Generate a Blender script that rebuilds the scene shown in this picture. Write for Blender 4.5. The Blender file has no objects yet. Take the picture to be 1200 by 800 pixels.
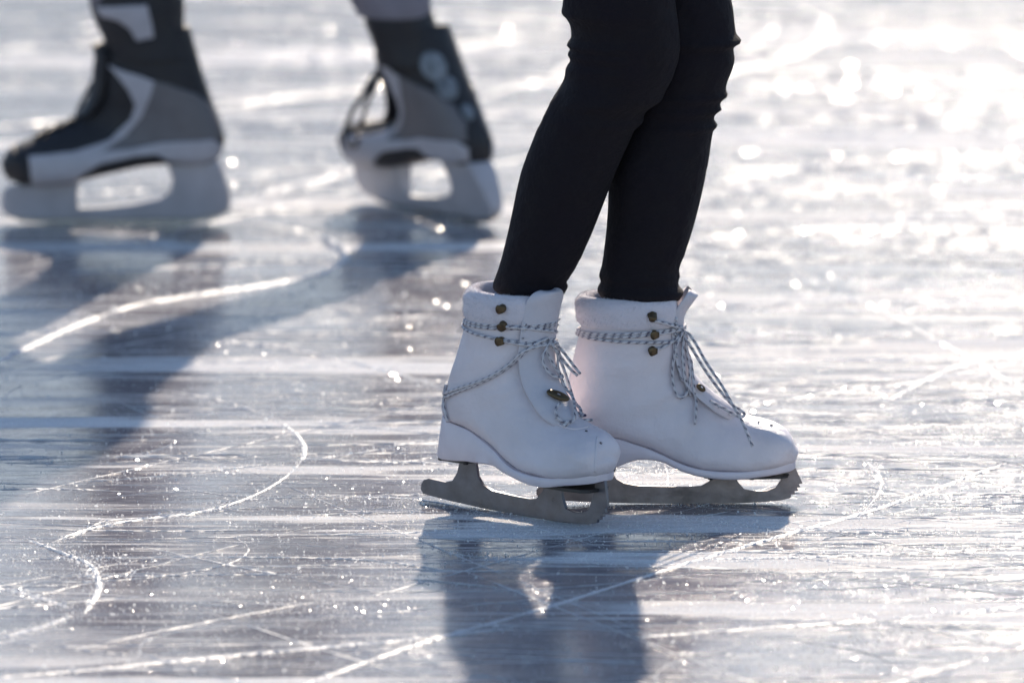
import bpy, bmesh, math, random
import numpy as np
from mathutils import Vector, Matrix, noise
from mathutils.bvhtree import BVHTree
random.seed(7); rng = np.random.default_rng(7)
PI = math.pi
sc = bpy.context.scene
C = sc.collection

# ------------------------------------------------------------------ camera
F = 10700.0                      # focal length in units of a 1200-wide frame
PITCH = math.radians(9.43)
CAM = Vector((0, -10.13, 1.877))
fwd = Vector((0, math.cos(PITCH), -math.sin(PITCH)))
up = Vector((0, math.sin(PITCH), math.cos(PITCH)))
def ray(px, py): return (fwd + Vector((1, 0, 0)) * ((px - 600) / F) - up * ((py - 400) / F)).normalized()
def ground(px, py, z=0.0):
    d = ray(px, py); t = (z - CAM.z) / d.z
    return CAM + d * t
def at_y(px, py, y):
    d = ray(px, py); return CAM + d * ((y - CAM.y) / d.y)
cd = bpy.data.cameras.new('camera'); cam = bpy.data.objects.new('camera', cd); C.objects.link(cam)
cam.location = CAM; cam.rotation_euler = (PI / 2 - PITCH, 0, 0)
cd.sensor_width = 36; cd.lens = F / 1200 * 36; cd.clip_end = 5000; cd.clip_start = .1
cd.dof.use_dof = True; cd.dof.focus_distance = 10.27; cd.dof.aperture_fstop = 4.9; cd.dof.aperture_blades = 0
sc.camera = cam

# ------------------------------------------------------------------ light
EL, AZ = 29.0, 6.8               # sun elevation, degrees to the right of straight ahead
w = bpy.data.worlds.new('World'); sc.world = w; w.use_nodes = True
nt = w.node_tree; bg = nt.nodes['Background']
sky = nt.nodes.new('ShaderNodeTexSky'); sky.sky_type = 'NISHITA'; sky.sun_disc = False
sky.sun_elevation = math.radians(EL); sky.sun_rotation = math.radians(AZ)
sky.air_density = 1.0; sky.dust_density = .4; sky.ozone_density = 1.5
nt.links.new(sky.outputs[0], bg.inputs[0]); bg.inputs[1].default_value = 0.12
sd = bpy.data.lights.new('sun', 'SUN'); sun = bpy.data.objects.new('sun', sd); C.objects.link(sun)
sd.energy = 5.0; sd.angle = math.radians(0.8); sd.color = (1, .86, .70)
sv = Vector((math.sin(math.radians(AZ)) * math.cos(math.radians(EL)), math.cos(math.radians(AZ)) * math.cos(math.radians(EL)), math.sin(math.radians(EL))))
sun.rotation_euler = sv.to_track_quat('Z', 'Y').to_euler()
sc.view_settings.view_transform = 'Standard'; sc.view_settings.look = 'None'
sc.view_settings.exposure = 0.50; sc.view_settings.gamma = 1

# ------------------------------------------------------------------ materials
def mat(name, col, rough=.5, metal=0, spec=.5, bump=None, sheen=0, sss=0, var=0, var_scale=20):
    m = bpy.data.materials.new(name); m.use_nodes = True
    n = m.node_tree.nodes; l = m.node_tree.links; b = n['Principled BSDF']
    b.inputs['Base Color'].default_value = (*col, 1); b.inputs['Roughness'].default_value = rough
    b.inputs['Metallic'].default_value = metal; b.inputs['Specular IOR Level'].default_value = spec
    b.inputs['Sheen Weight'].default_value = sheen
    if sss:
        b.inputs['Subsurface Weight'].default_value = sss; b.inputs['Subsurface Radius'].default_value = (1, .8, .7); b.inputs['Subsurface Scale'].default_value = .004
    tc = n.new('ShaderNodeTexCoord')
    if var:
        nz = n.new('ShaderNodeTexNoise'); nz.inputs['Scale'].default_value = var_scale; nz.inputs['Detail'].default_value = 5
        l.new(tc.outputs['Object'], nz.inputs['Vector'])
        r = n.new('ShaderNodeMapRange'); r.inputs[1].default_value = .3; r.inputs[2].default_value = .7; r.inputs[3].default_value = 1 - var; r.inputs[4].default_value = 1 + var * .3
        l.new(nz.outputs[0], r.inputs[0])
        mx = n.new('ShaderNodeVectorMath'); mx.operation = 'SCALE'; mx.inputs[0].default_value = col
        l.new(r.outputs[0], mx.inputs['Scale']); l.new(mx.outputs[0], b.inputs['Base Color'])
        r2 = n.new('ShaderNodeMapRange'); r2.inputs[1].default_value = .3; r2.inputs[2].default_value = .7; r2.inputs[3].default_value = rough * .8; r2.inputs[4].default_value = min(1, rough * 1.2)
        l.new(nz.outputs[0], r2.inputs[0]); l.new(r2.outputs[0], b.inputs['Roughness'])
    if bump:
        last = None
        for scale, dist in bump:
            nz = n.new('ShaderNodeTexNoise'); nz.inputs['Scale'].default_value = scale; nz.inputs['Detail'].default_value = 4
            l.new(tc.outputs['Object'], nz.inputs['Vector'])
            bp = n.new('ShaderNodeBump'); bp.inputs['Distance'].default_value = dist; bp.inputs['Strength'].default_value = 1
            l.new(nz.outputs[0], bp.inputs['Height'])
            if last: l.new(last.outputs[0], bp.inputs['Normal'])
            last = bp
        l.new(last.outputs[0], b.inputs['Normal'])
    return m
M = {}
M['leather'] = mat('white_leather', (.77, .715, .76), .40, bump=[(1100, .0005), (30, .005)], var=.13, var_scale=14, sss=.15)
M['sole'] = mat('white_sole', (.72, .665, .725), .35, bump=[(60, .0008)], var=.06, var_scale=40)
M['fleece'] = mat('white_fleece', (.70, .66, .72), .9, bump=[(500, .0010), (90, .002)], sheen=.5, sss=.3)
M['lining'] = mat('tongue_lining', (.62, .59, .64), .7, bump=[(300, .0006), (45, .003)])
M['steel'] = mat('blade_steel', (.17, .165, .19), .34, metal=.55, bump=[(70, .0006)], var=.3, var_scale=60)
M['steel_far'] = mat('far_blade_steel', (.34, .29, .29), .42, metal=.45, bump=[(60, .001)], var=.45, var_scale=45)  # paler, browner steel for the far skate's blade
M['edge'] = mat('polished_edge', (.45, .45, .46), .25, metal=1)
M['brass'] = mat('aged_brass', (.13, .095, .055), .38, metal=.7, var=.3, var_scale=300)
M['screw'] = mat('dark_screw', (.05, .05, .055), .4, metal=.6)
M['denim'] = mat('black_denim', (.013, .0105, .015), .9, spec=.2, sheen=.02, bump=[(1600, .0004), (60, .004), (18, .006)], var=.25, var_scale=30)
M['seam'] = mat('black_seam', (.015, .013, .018), .9)
M['black'] = mat('black_nylon', (.018, .018, .024), .6, bump=[(400, .0006)], var=.3, var_scale=60)
M['grey_mid'] = mat('grey_synthetic', (.15, .145, .16), .5, bump=[(600, .0003)], var=.15, var_scale=60)
M['grey_light'] = mat('pale_grey_synthetic', (.44, .43, .48), .4, var=.1, var_scale=60)
M['holder'] = mat('pale_blade_holder', (.46, .45, .50), .4, var=.12, var_scale=40)
M['silver'] = mat('silver_print', (.22, .25, .29), .5, metal=.1, var=.6, var_scale=70)
M['greypants'] = mat('grey_sports_cloth', (.24, .225, .27), .85, bump=[(400, .0008), (25, .006)], var=.2, var_scale=25)
M['white_cord'] = mat('white_cord', (.7, .7, .7), .7)
M['skin'] = mat('skin', (.55, .36, .28), .5, sss=.2)
M['hair'] = mat('brown_hair', (.06, .035, .02), .6, bump=[(300, .002)])
M['jacket_dark'] = mat('dark_jacket', (.04, .045, .07), .8, bump=[(300, .001), (15, .01)])
M['jacket_grey'] = mat('grey_jacket', (.09, .1, .13), .8, bump=[(300, .001), (15, .01)])
M['eye'] = mat('eye_white', (.8, .8, .8), .3); M['iris'] = mat('dark_iris', (.05, .03, .02), .2)
M['lips'] = mat('lips', (.45, .2, .18), .5)

def lace_mat():
    m = bpy.data.materials.new('flecked_lace'); m.use_nodes = True
    n = m.node_tree.nodes; l = m.node_tree.links; b = n['Principled BSDF']; b.inputs['Roughness'].default_value = .8
    uv = n.new('ShaderNodeUVMap'); uv.uv_map = 'UVMap'
    sp = n.new('ShaderNodeSeparateXYZ'); l.new(uv.outputs[0], sp.inputs[0])
    # diagonal flecks: u = metres along, v = turns around
    a = n.new('ShaderNodeMath'); a.operation = 'MULTIPLY'; a.inputs[1].default_value = 105; l.new(sp.outputs[0], a.inputs[0])
    s = n.new('ShaderNodeMath'); s.operation = 'ADD'; l.new(a.outputs[0], s.inputs[0]); l.new(sp.outputs[1], s.inputs[1])
    ln = n.new('ShaderNodeTexNoise'); ln.inputs['Scale'].default_value = 60; l.new(uv.outputs[0], ln.inputs['Vector']); s3 = n.new('ShaderNodeMath'); s3.operation = 'MULTIPLY_ADD'; s3.inputs[1].default_value = 1.6; l.new(ln.outputs[0], s3.inputs[0]); l.new(s.outputs[0], s3.inputs[2]); s = s3
    f = n.new('ShaderNodeMath'); f.operation = 'FRACT'; l.new(s.outputs[0], f.inputs[0])
    g = n.new('ShaderNodeMath'); g.operation = 'LESS_THAN'; g.inputs[1].default_value = .30; l.new(f.outputs[0], g.inputs[0])
    v2 = n.new('ShaderNodeMath'); v2.operation = 'MULTIPLY'; v2.inputs[1].default_value = 2; l.new(sp.outputs[1], v2.inputs[0])
    v3 = n.new('ShaderNodeMath'); v3.operation = 'FRACT'; l.new(v2.outputs[0], v3.inputs[0])
    v4 = n.new('ShaderNodeMath'); v4.operation = 'LESS_THAN'; v4.inputs[1].default_value = .72; l.new(v3.outputs[0], v4.inputs[0])
    mm = n.new('ShaderNodeMath'); mm.operation = 'MULTIPLY'; l.new(g.outputs[0], mm.inputs[0]); l.new(v4.outputs[0], mm.inputs[1])
    mx = n.new('ShaderNodeMix'); mx.data_type = 'RGBA'; mx.inputs[6].default_value = (.70, .68, .72, 1); mx.inputs[7].default_value = (.06, .05, .10, 1)
    l.new(mm.outputs[0], mx.inputs[0]); l.new(mx.outputs[2], b.inputs['Base Color'])
    wv = n.new('ShaderNodeTexWave'); wv.inputs['Scale'].default_value = 160; l.new(uv.outputs[0], wv.inputs['Vector'])
    bp = n.new('ShaderNodeBump'); bp.inputs['Distance'].default_value = .0006; l.new(wv.outputs[0], bp.inputs['Height']); l.new(bp.outputs[0], b.inputs['Normal'])
    return m
M['lace'] = lace_mat()

# ------------------------------------------------------------------ helpers
def link(name, verts, faces, m, parent=None, smooth=True, uvs=None):
    """verts are world positions; the object's origin is its top-level thing's location"""
    root = parent
    while root is not None and root.parent is not None: root = root.parent
    off = root.location if root is not None else Vector((0, 0, 0))
    me = bpy.data.meshes.new(name)
    me.from_pydata([tuple(Vector(v) - off) for v in verts], [], faces); me.update()
    mats = m if isinstance(m, list) else [m]
    for x in mats: me.materials.append(x)
    if uvs is not None:
        ul = me.uv_layers.new(name='UVMap')
        for p in me.polygons:
            for k, li in enumerate(p.loop_indices): ul.data[li].uv = uvs[p.index][k]
    if smooth: me.polygons.foreach_set('use_smooth', [True] * len(me.polygons))
    o = bpy.data.objects.new(name, me); C.objects.link(o)
    if parent is not None: o.parent = parent
    return o
def fix_normals(o):
    bm = bmesh.new(); bm.from_mesh(o.data); bmesh.ops.recalc_face_normals(bm, faces=bm.faces); bm.to_mesh(o.data); bm.free(); return o
def sharp(o, deg=35):
    o.data.set_sharp_from_angle(angle=math.radians(deg)); return o
def cat(a, b, c, d, t):
    return .5 * ((2 * b) + (-a + c) * t + (2 * a - 5 * b + 4 * c - d) * t * t + (-a + 3 * b - 3 * c + d) * t ** 3)
def interp(rows, u):
    """rows: list of number tuples, u: float index, catmull-rom"""
    n = len(rows); u = max(0, min(n - 1.0001, u)); i = int(u); t = u - i
    g = lambda k: rows[max(0, min(n - 1, k))]
    return [cat(a, b, c, d, t) for a, b, c, d in zip(g(i - 1), g(i), g(i + 1), g(i + 2))]
def smooth_path(pts, per=6):
    pts = [tuple(p) for p in pts]; n = len(pts)
    return [Vector(interp(pts, i / per)) for i in range((n - 1) * per + 1)]
def tube_data(path, r, seg=8, closed=False, radii=None):
    n = len(path); vs = []; fs = []; uvs = []
    t0 = None; nrm = None; L = 0; lens = [0]
    for i in range(1, n): L += (path[i] - path[i - 1]).length; lens.append(L)
    for i in range(n):
        a = path[(i - 1) % n] if closed else path[max(0, i - 1)]
        b = path[(i + 1) % n] if closed else path[min(n - 1, i + 1)]
        t = (b - a); t = t.normalized() if t.length > 1e-9 else Vector((0, 0, 1))
        if nrm is None: nrm = t.orthogonal().normalized()
        else:
            nrm = nrm - t * nrm.dot(t); nrm = nrm.normalized() if nrm.length > 1e-6 else t.orthogonal().normalized()
        bi = t.cross(nrm); rr = radii[i] if radii else r
        for k in range(seg):
            an = 2 * PI * k / seg; vs.append(path[i] + (nrm * math.cos(an) + bi * math.sin(an)) * rr)
    for i in range(n if closed else n - 1):
        j = (i + 1) % n; u0 = lens[i]; u1 = lens[j] if j else lens[i] + (path[0] - path[-1]).length
        for k in range(seg):
            k2 = (k + 1) % seg
            fs.append((i * seg + k, i * seg + k2, j * seg + k2, j * seg + k))
            uvs.append(((u0, k / seg), (u0, (k + 1) / seg), (u1, (k + 1) / seg), (u1, k / seg)))
    if not closed:
        fs.append(tuple(range(seg))[::-1]); uvs.append([(0, 0)] * seg)
        fs.append(tuple((n - 1) * seg + k for k in range(seg))); uvs.append([(lens[-1], 0)] * seg)
    return vs, fs, uvs
def tubes(name, paths, r, m, parent, seg=8, closed=False):
    V, Fc, U = [], [], []
    for p in paths:
        rad = None
        if isinstance(p, tuple): p, rad = p
        v, f, u = tube_data(p, r, seg, closed, rad)
        o = len(V); V += v; Fc += [tuple(i + o for i in q) for q in f]; U += u
    return link(name, V, Fc, m, parent, True, U)
def thing(name, label, catg, loc, group=None):
    o = bpy.data.objects.new(name, None); C.objects.link(o); o.location = loc
    o['label'] = label; o['category'] = catg
    if group: o['group'] = group
    o.empty_display_size = .1
    return o
def bevel(o, w_, seg=2):
    bm = bmesh.new(); bm.from_mesh(o.data)
    es = [e for e in bm.edges if len(e.link_faces) == 2 and e.calc_face_angle(0) > math.radians(40)]
    bmesh.ops.bevel(bm, geom=es, offset=w_, segments=seg, affect='EDGES', clamp_overlap=True)
    bm.to_mesh(o.data); bm.free(); o.data.polygons.foreach_set('use_smooth', [True] * len(o.data.polygons)); sharp(o, 40); return o

class Frame:
    """sagittal plane of a foot: local x forward, y sideways, z up; built where the foot stands"""
    def __init__(s, px, row, yaw, flip=1, zs=1, xs=1, lean=0, lift=0):
        s.lean = lean; s.lift = lift
        s.o = ground(px, row); s.yaw = math.radians(yaw); s.flip = flip; s.zs = zs; s.xs = xs
        s.f = Vector((math.cos(s.yaw), math.sin(s.yaw), 0)) * flip; s.s = Vector((0, 0, 1)).cross(s.f)
    def w(s, x, y, z): return s.o + s.f * x * s.xs + s.s * y + Vector((z * s.lean, 0, z * s.zs + s.lift * max(0, min(1, (z - .019) / .018))))
def px_local(frame, px, py):
    """a measured point of the side view -> (x, z) in the foot's own plane"""
    d = ray(px, py); n = frame.s; t = (frame.o - CAM).dot(n) / d.dot(n); p = CAM + d * t - frame.o
    return p.dot(frame.f), p.z

class Loft:
    """sections: (Px,Pz, Qx,Qz, width, nP, nQ, low, yoff)   P = top/front side, Q = back/bottom side"""
    crease = False
    def __init__(s, secs, per=7, seg=40): s.secs = secs; s.per = per; s.seg = seg
    def S(s, u, th, off=0.0):
        r = interp(s.secs, u); px, pz, qx, qz, wd, nP, nQ, low, yo = r
        c, sn = math.cos(th), math.sin(th)
        n = nP + (nQ - nP) * (.5 - .5 * c)
        cc = math.copysign(abs(c) ** (2 / n), c); ss = math.copysign(abs(sn) ** (2 / n), sn)
        mx, mz = (px + qx) / 2, (pz + qz) / 2; hx, hz = (px - qx) / 2, (pz - qz) / 2
        h = math.hypot(hx, hz); k = 1 + off / max(h, .004); kw = 1 + off / max(wd / 2, .004)
        y = ss * wd / 2 * (1 - low * cc) * kw + yo
        return (mx + hx * cc * k, y, mz + hz * cc * k)
    def build(s, fr, u0=0, u1=None, off=0):
        u1 = len(s.secs) - 1 if u1 is None else u1
        n = int((u1 - u0) * s.per) + 1; V = []; Fc = []
        for i in range(n):
            u = u0 + (u1 - u0) * i / (n - 1)
            for k in range(s.seg):
                th = 2 * PI * k / s.seg; q = s.S(u, th, off)
                if s.crease:
                    flex = math.exp(-((u - 5.2) / 2.2) ** 2) * (.25 + .75 * max(0, math.cos(th - .25))) * max(.1, .5 + .5 * math.cos(th))
                    nz_ = noise.noise(Vector((q[0] * 22 + q[2] * 40, q[1] * 16, q[2] * 62 - q[0] * 28)))
                    q = s.S(u, th, off + nz_ * .0060 * flex + .0012 * noise.noise(Vector(q) * 30))
                V.append(fr.w(*q))
        for i in range(n - 1):
            for k in range(s.seg):
                k2 = (k + 1) % s.seg; Fc.append((i * s.seg + k, (i + 1) * s.seg + k, (i + 1) * s.seg + k2, i * s.seg + k2))
        last = (n - 1) * s.seg; c = sum((V[last + k] for k in range(s.seg)), Vector()) / s.seg
        # rounded end cap
        d = (c - sum((V[last - s.seg + k] for k in range(s.seg)), Vector()) / s.seg).normalized()
        base = last
        for q, (sc_, pu) in enumerate(((.82, .0035), (.5, .0055), (.2, .0062))):
            for k in range(s.seg): V.append(c + (V[last + k] - c) * sc_ + d * pu)
            nb = len(V) - s.seg
            for k in range(s.seg):
                k2 = (k + 1) % s.seg; Fc.append((base + k, nb + k, nb + k2, base + k2))
            base = nb
        V.append(c + d * .0064)
        for k in range(s.seg): Fc.append((base + k, len(V) - 1, base + (k + 1) % s.seg))
        # lid inside the opening
        c0 = sum((V[k] for k in range(s.seg)), Vector()) / s.seg
        V.append(c0 - Vector((0, 0, .02)))
        for k in range(s.seg): Fc.append(((k + 1) % s.seg, len(V) - 1, k))
        return V, Fc
def bvh_of(*objs):
    V, P = [], []
    for o in objs:
        r = o
        while r.parent is not None: r = r.parent
        off = r.location; b = len(V)
        V += [Vector(v.co) + off for v in o.data.vertices]; P += [tuple(b + i for i in p.vertices) for p in o.data.polygons]
    return BVHTree.FromPolygons(V, P)
def hit(bvh, px, py, off=.002):
    d = ray(px, py); r = bvh.ray_cast(CAM, d)
    if r[0] is None: return None
    n = r[1]; n = -n if n.dot(d) > 0 else n
    return r[0] + n * off, n
def path_on(bvh, pts, off=.002, yf=None):
    """lay a line of measured points onto the surface; the ones beside it stay at the last depth"""
    out = []; last = yf
    if last is None:
        for q in pts:
            h = hit(bvh, q[0], q[1], off)
            if h: last = h[0].y; break
    dense = [Vector(interp([(*p,) for p in pts], i / 5)) for i in range((len(pts) - 1) * 5 + 1)]
    for p in dense:
        h = hit(bvh, p[0], p[1], off)
        if h: out.append(h[0]); last = h[0].y
        elif last is not None: out.append(at_y(p[0], p[1], last))
    # relax
    for _ in range(2):
        out = [out[0]] + [(out[i - 1] + out[i] * 2 + out[i + 1]) / 4 for i in range(1, len(out) - 1)] + [out[-1]]
    return out
def extrude_outline(fr, pts, th, y0=0, taper=None):
    """closed outline in the foot's plane, given real thickness"""
    n = len(pts); V = [fr.w(x, y0 - (taper(z) if taper else th) / 2, z) for x, z in pts] + [fr.w(x, y0 + (taper(z) if taper else th) / 2, z) for x, z in pts]
    Fc = [tuple(range(n)), tuple(range(2 * n - 1, n - 1, -1))]
    for i in range(n): j = (i + 1) % n; Fc.append((i, i + n, j + n, j))
    return V, Fc
def flat_piece(name, fr, pts, th, m, parent, bev=.0006, y0=0, taper=None):
    V, Fc = extrude_outline(fr, pts, th, y0, taper)
    o = link(name, V, Fc, m, parent, False); fix_normals(o)
    bm = bmesh.new(); bm.from_mesh(o.data); bm.normal_update(); bmesh.ops.triangulate(bm, faces=[f for f in bm.faces if len(f.verts) > 4]); 
    bmesh.ops.dissolve_limit(bm, angle_limit=.001, verts=[], edges=[]) ; bm.to_mesh(o.data); bm.free()
    if bev: 
        md = o.modifiers.new('bevel', 'BEVEL'); md.width = bev; md.segments = 2; md.limit_method = 'ANGLE'; md.angle_limit = math.radians(50)
    sharp(o, 30); o.data.polygons.foreach_set('use_smooth', [True] * len(o.data.polygons)); sharp(o, 30)
    return o
def disc(V, Fc, c, n, r, h, seg=14, sx=1.0, ax=None):
    n = n.normalized(); a = (ax - n * ax.dot(n)).normalized() if ax is not None else n.orthogonal().normalized(); b = n.cross(a)
    prof = [(r, 0), (r, h * .6), (r * .8, h), (0.001, h)]
    base = len(V)
    for rr, hh in prof:
        for k in range(seg): V.append(c + a * math.cos(2 * PI * k / seg) * rr * sx + b * math.sin(2 * PI * k / seg) * rr + n * hh)
    for i in range(len(prof) - 1):
        for k in range(seg): k2 = (k + 1) % seg; Fc.append((base + i * seg + k, base + i * seg + k2, base + (i + 1) * seg + k2, base + (i + 1) * seg + k))

# ================================================================== ICE
def ice_mat():
    m = bpy.data.materials.new('rink_ice'); m.use_nodes = True
    n = m.node_tree.nodes; l = m.node_tree.links; b = n['Principled BSDF']
    tc = n.new('ShaderNodeTexCoord')
    def nz(sx, sy, scale=1, detail=4, rot=0, dist=0, rough=.55):
        mp = n.new('ShaderNodeMapping'); mp.inputs['Scale'].default_value = (sx, sy, 1); mp.inputs['Rotation'].default_value = (0, 0, math.radians(rot))
        l.new(tc.outputs['Object'], mp.inputs[0])
        t = n.new('ShaderNodeTexNoise'); t.inputs['Scale'].default_value = scale; t.inputs['Detail'].default_value = detail; t.inputs['Roughness'].default_value = rough; t.inputs['Distortion'].default_value = dist
        l.new(mp.outputs[0], t.inputs['Vector']); return t.outputs[0]
    def rng_(s, a, b_, c=0, d=1):
        r = n.new('ShaderNodeMapRange'); r.inputs[1].default_value = a; r.inputs[2].default_value = b_; r.inputs[3].default_value = c; r.inputs[4].default_value = d; r.interpolation_type = 'SMOOTHSTEP'
        l.new(s, r.inputs[0]); return r.outputs[0]
    def mth(op, a, b_):
        x = n.new('ShaderNodeMath'); x.operation = op
        for i, v in enumerate((a, b_)):
            if isinstance(v, (int, float)): x.inputs[i].default_value = v
            else: l.new(v, x.inputs[i])
        x.use_clamp = op != 'POWER'; return x.outputs[0]
    s1 = rng_(nz(.9, 7, 1, 4, 2, .3), .51, .585)            # broad worn bands
    s2 = rng_(nz(5, 75, 1, 4, -2), .52, .68)                # streaks
    s3 = rng_(nz(14, 420, 1, 3, 1), .55, .70)               # hair scratches
    s4 = rng_(nz(9, 300, 1, 3, -9), .60, .70)
    fro = rng_(nz(260, 330, 1, 2), .5, .7)
    s0 = rng_(nz(.30, 3.2, 1, 2, 1, .2), .43, .56)          # wide bands, scaling how much worn ice shows
    worn = mth('ADD', mth('MULTIPLY', s1, .9), mth('MULTIPLY', s2, .8))
    worn = mth('MULTIPLY', worn, mth('ADD', mth('MULTIPLY', s0, .80), .22))
    scr = mth('MAXIMUM', s3, s4)
    wf = mth('MULTIPLY', worn, mth('ADD', mth('MULTIPLY', fro, .45), .62))
    tot = mth('MAXIMUM', mth('MULTIPLY', scr, mth('ADD', mth('MULTIPLY', worn, .8), .2)), wf)
    cr = n.new('ShaderNodeMix'); cr.data_type = 'RGBA'; cr.inputs[6].default_value = (.125, .12, .145, 1); cr.inputs[7].default_value = (.90, .90, .90, 1)
    l.new(tot, cr.inputs[0]); l.new(cr.outputs[2], b.inputs['Base Color'])
    l.new(rng_(tot, 0, .8, .09, .62), b.inputs['Roughness'])
    b.inputs['IOR'].default_value = 1.31; l.new(rng_(tot, 0, .5, .27, .0), b.inputs['Specular IOR Level'])
    b.inputs['Subsurface Weight'].default_value = .5; b.inputs['Subsurface Radius'].default_value = (.6, .8, 1); b.inputs['Subsurface Scale'].default_value = .03
    last = None
    for h, d in ((nz(3, 12, 1, 3, 3), .0045), (nz(34, 90, 1, 4), .0005), (tot, .0007), (nz(300, 420, 1, 2), .0002)):
        bp = n.new('ShaderNodeBump'); bp.inputs['Distance'].default_value = d; bp.inputs['Strength'].default_value = .8; l.new(h, bp.inputs['Height'])
        if last is not None: l.new(last, bp.inputs['Normal'])
        last = bp.outputs[0]
    l.new(last, b.inputs['Normal'])
    return m
ice = link('ice', [(-1500, -60, 0), (1500, -60, 0), (1500, 3000, 0), (-1500, 3000, 0)], [(0, 1, 2, 3)], ice_mat(), None, False)
ice['kind'] = 'structure'

def snow_mat(name, col, rough, tr):
    m = mat(name, col, rough, spec=.8, bump=[(900, .0006)] if tr < .42 else None); n = m.node_tree.nodes; l = m.node_tree.links
    t = n.new('ShaderNodeBsdfTranslucent'); t.inputs[0].default_value = (*col, 1)
    x = n.new('ShaderNodeMixShader'); x.inputs[0].default_value = tr
    l.new(n['Principled BSDF'].outputs[0], x.inputs[1]); l.new(t.outputs[0], x.inputs[2]); l.new(x.outputs[0], n['Material Output'].inputs[0]); return m
snow = snow_mat('shaved_ice', (.84, .86, .90), .35, .4)
chipm = snow_mat('ice_chip', (.90, .92, .95), .12, .5)
# unseen wooded ridge, added beyond the rink to darken reflections in the ice
HV, HF = [], []; nh = 160
for i in range(nh + 1):
    a = math.radians(-75 + 150 * i / nh); hh = 60 + 12 * noise.noise(Vector((i * .06, 2, 0))) + 10 * noise.noise(Vector((i * .35, 5, 0)))
    for d, z in ((430, -1), (470, hh * .45), (520, hh * .85), (560, hh), (640, hh * .7), (700, -1)):
        HV.append(Vector((math.sin(a) * d, math.cos(a) * d, z + (6 * noise.noise(Vector((i * .8, d, 1))) if z > 0 else 0))))
for i in range(nh):
    for j in range(5): HF.append((i * 6 + j, (i + 1) * 6 + j, (i + 1) * 6 + j + 1, i * 6 + j + 1))
added_hills = link('added_hills', HV, HF, mat('added_hill', (.23, .20, .20), .9, var=.4, var_scale=.05), None); added_hills['kind'] = 'structure'

# --- skate cuts: long low ridges of shaved ice
RV, RF = [], []
def ridge(pts, width, h=.0009, jag=.5, step=.006, gap=.0):
    P = [ground(*p) for p in pts]
    path = smooth_path(P, 14); 
    # resample
    out = [path[0]]; acc = 0
    for a, b in zip(path, path[1:]):
        L = (b - a).length; k = max(1, int(L / step))
        for i in range(1, k + 1): out.append(a + (b - a) * (i / k))
    base = None; n = len(out)
    for i, p in enumerate(out):
        t = (out[min(n - 1, i + 1)] - out[max(0, i - 1)]).normalized(); sd_ = Vector((-t.y, t.x, 0))
        f = min(1, i / 12, (n - 1 - i) / 12) * (.6 + .8 * noise.noise(p * 3 + Vector((3, 1, 7))) + .5)
        wv = width * max(.12, f) * (1 + jag * random.uniform(-1, 1)); hv = h * max(.15, f) * random.uniform(.3, 1.5)
        if noise.noise(p * 9) < gap - .35: wv *= .2; hv *= .2
        b0 = len(RV)
        for q, z in ((-1, .0002), (-.4, .8), (.15, 1), (.6, .5), (1, .0002)):
            jx = sd_ * (q * wv / 2 + random.uniform(-.12, .12) * wv) + t * random.uniform(-.3, .3) * step
            RV.append(p + jx + Vector((0, 0, z if z < .01 else hv * z * random.uniform(.5, 1.3) + .0003)))
        if i:
            for q in range(4): RF.append((b0 - 5 + q, b0 + q, b0 + q + 1, b0 - 5 + q + 1))
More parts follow.
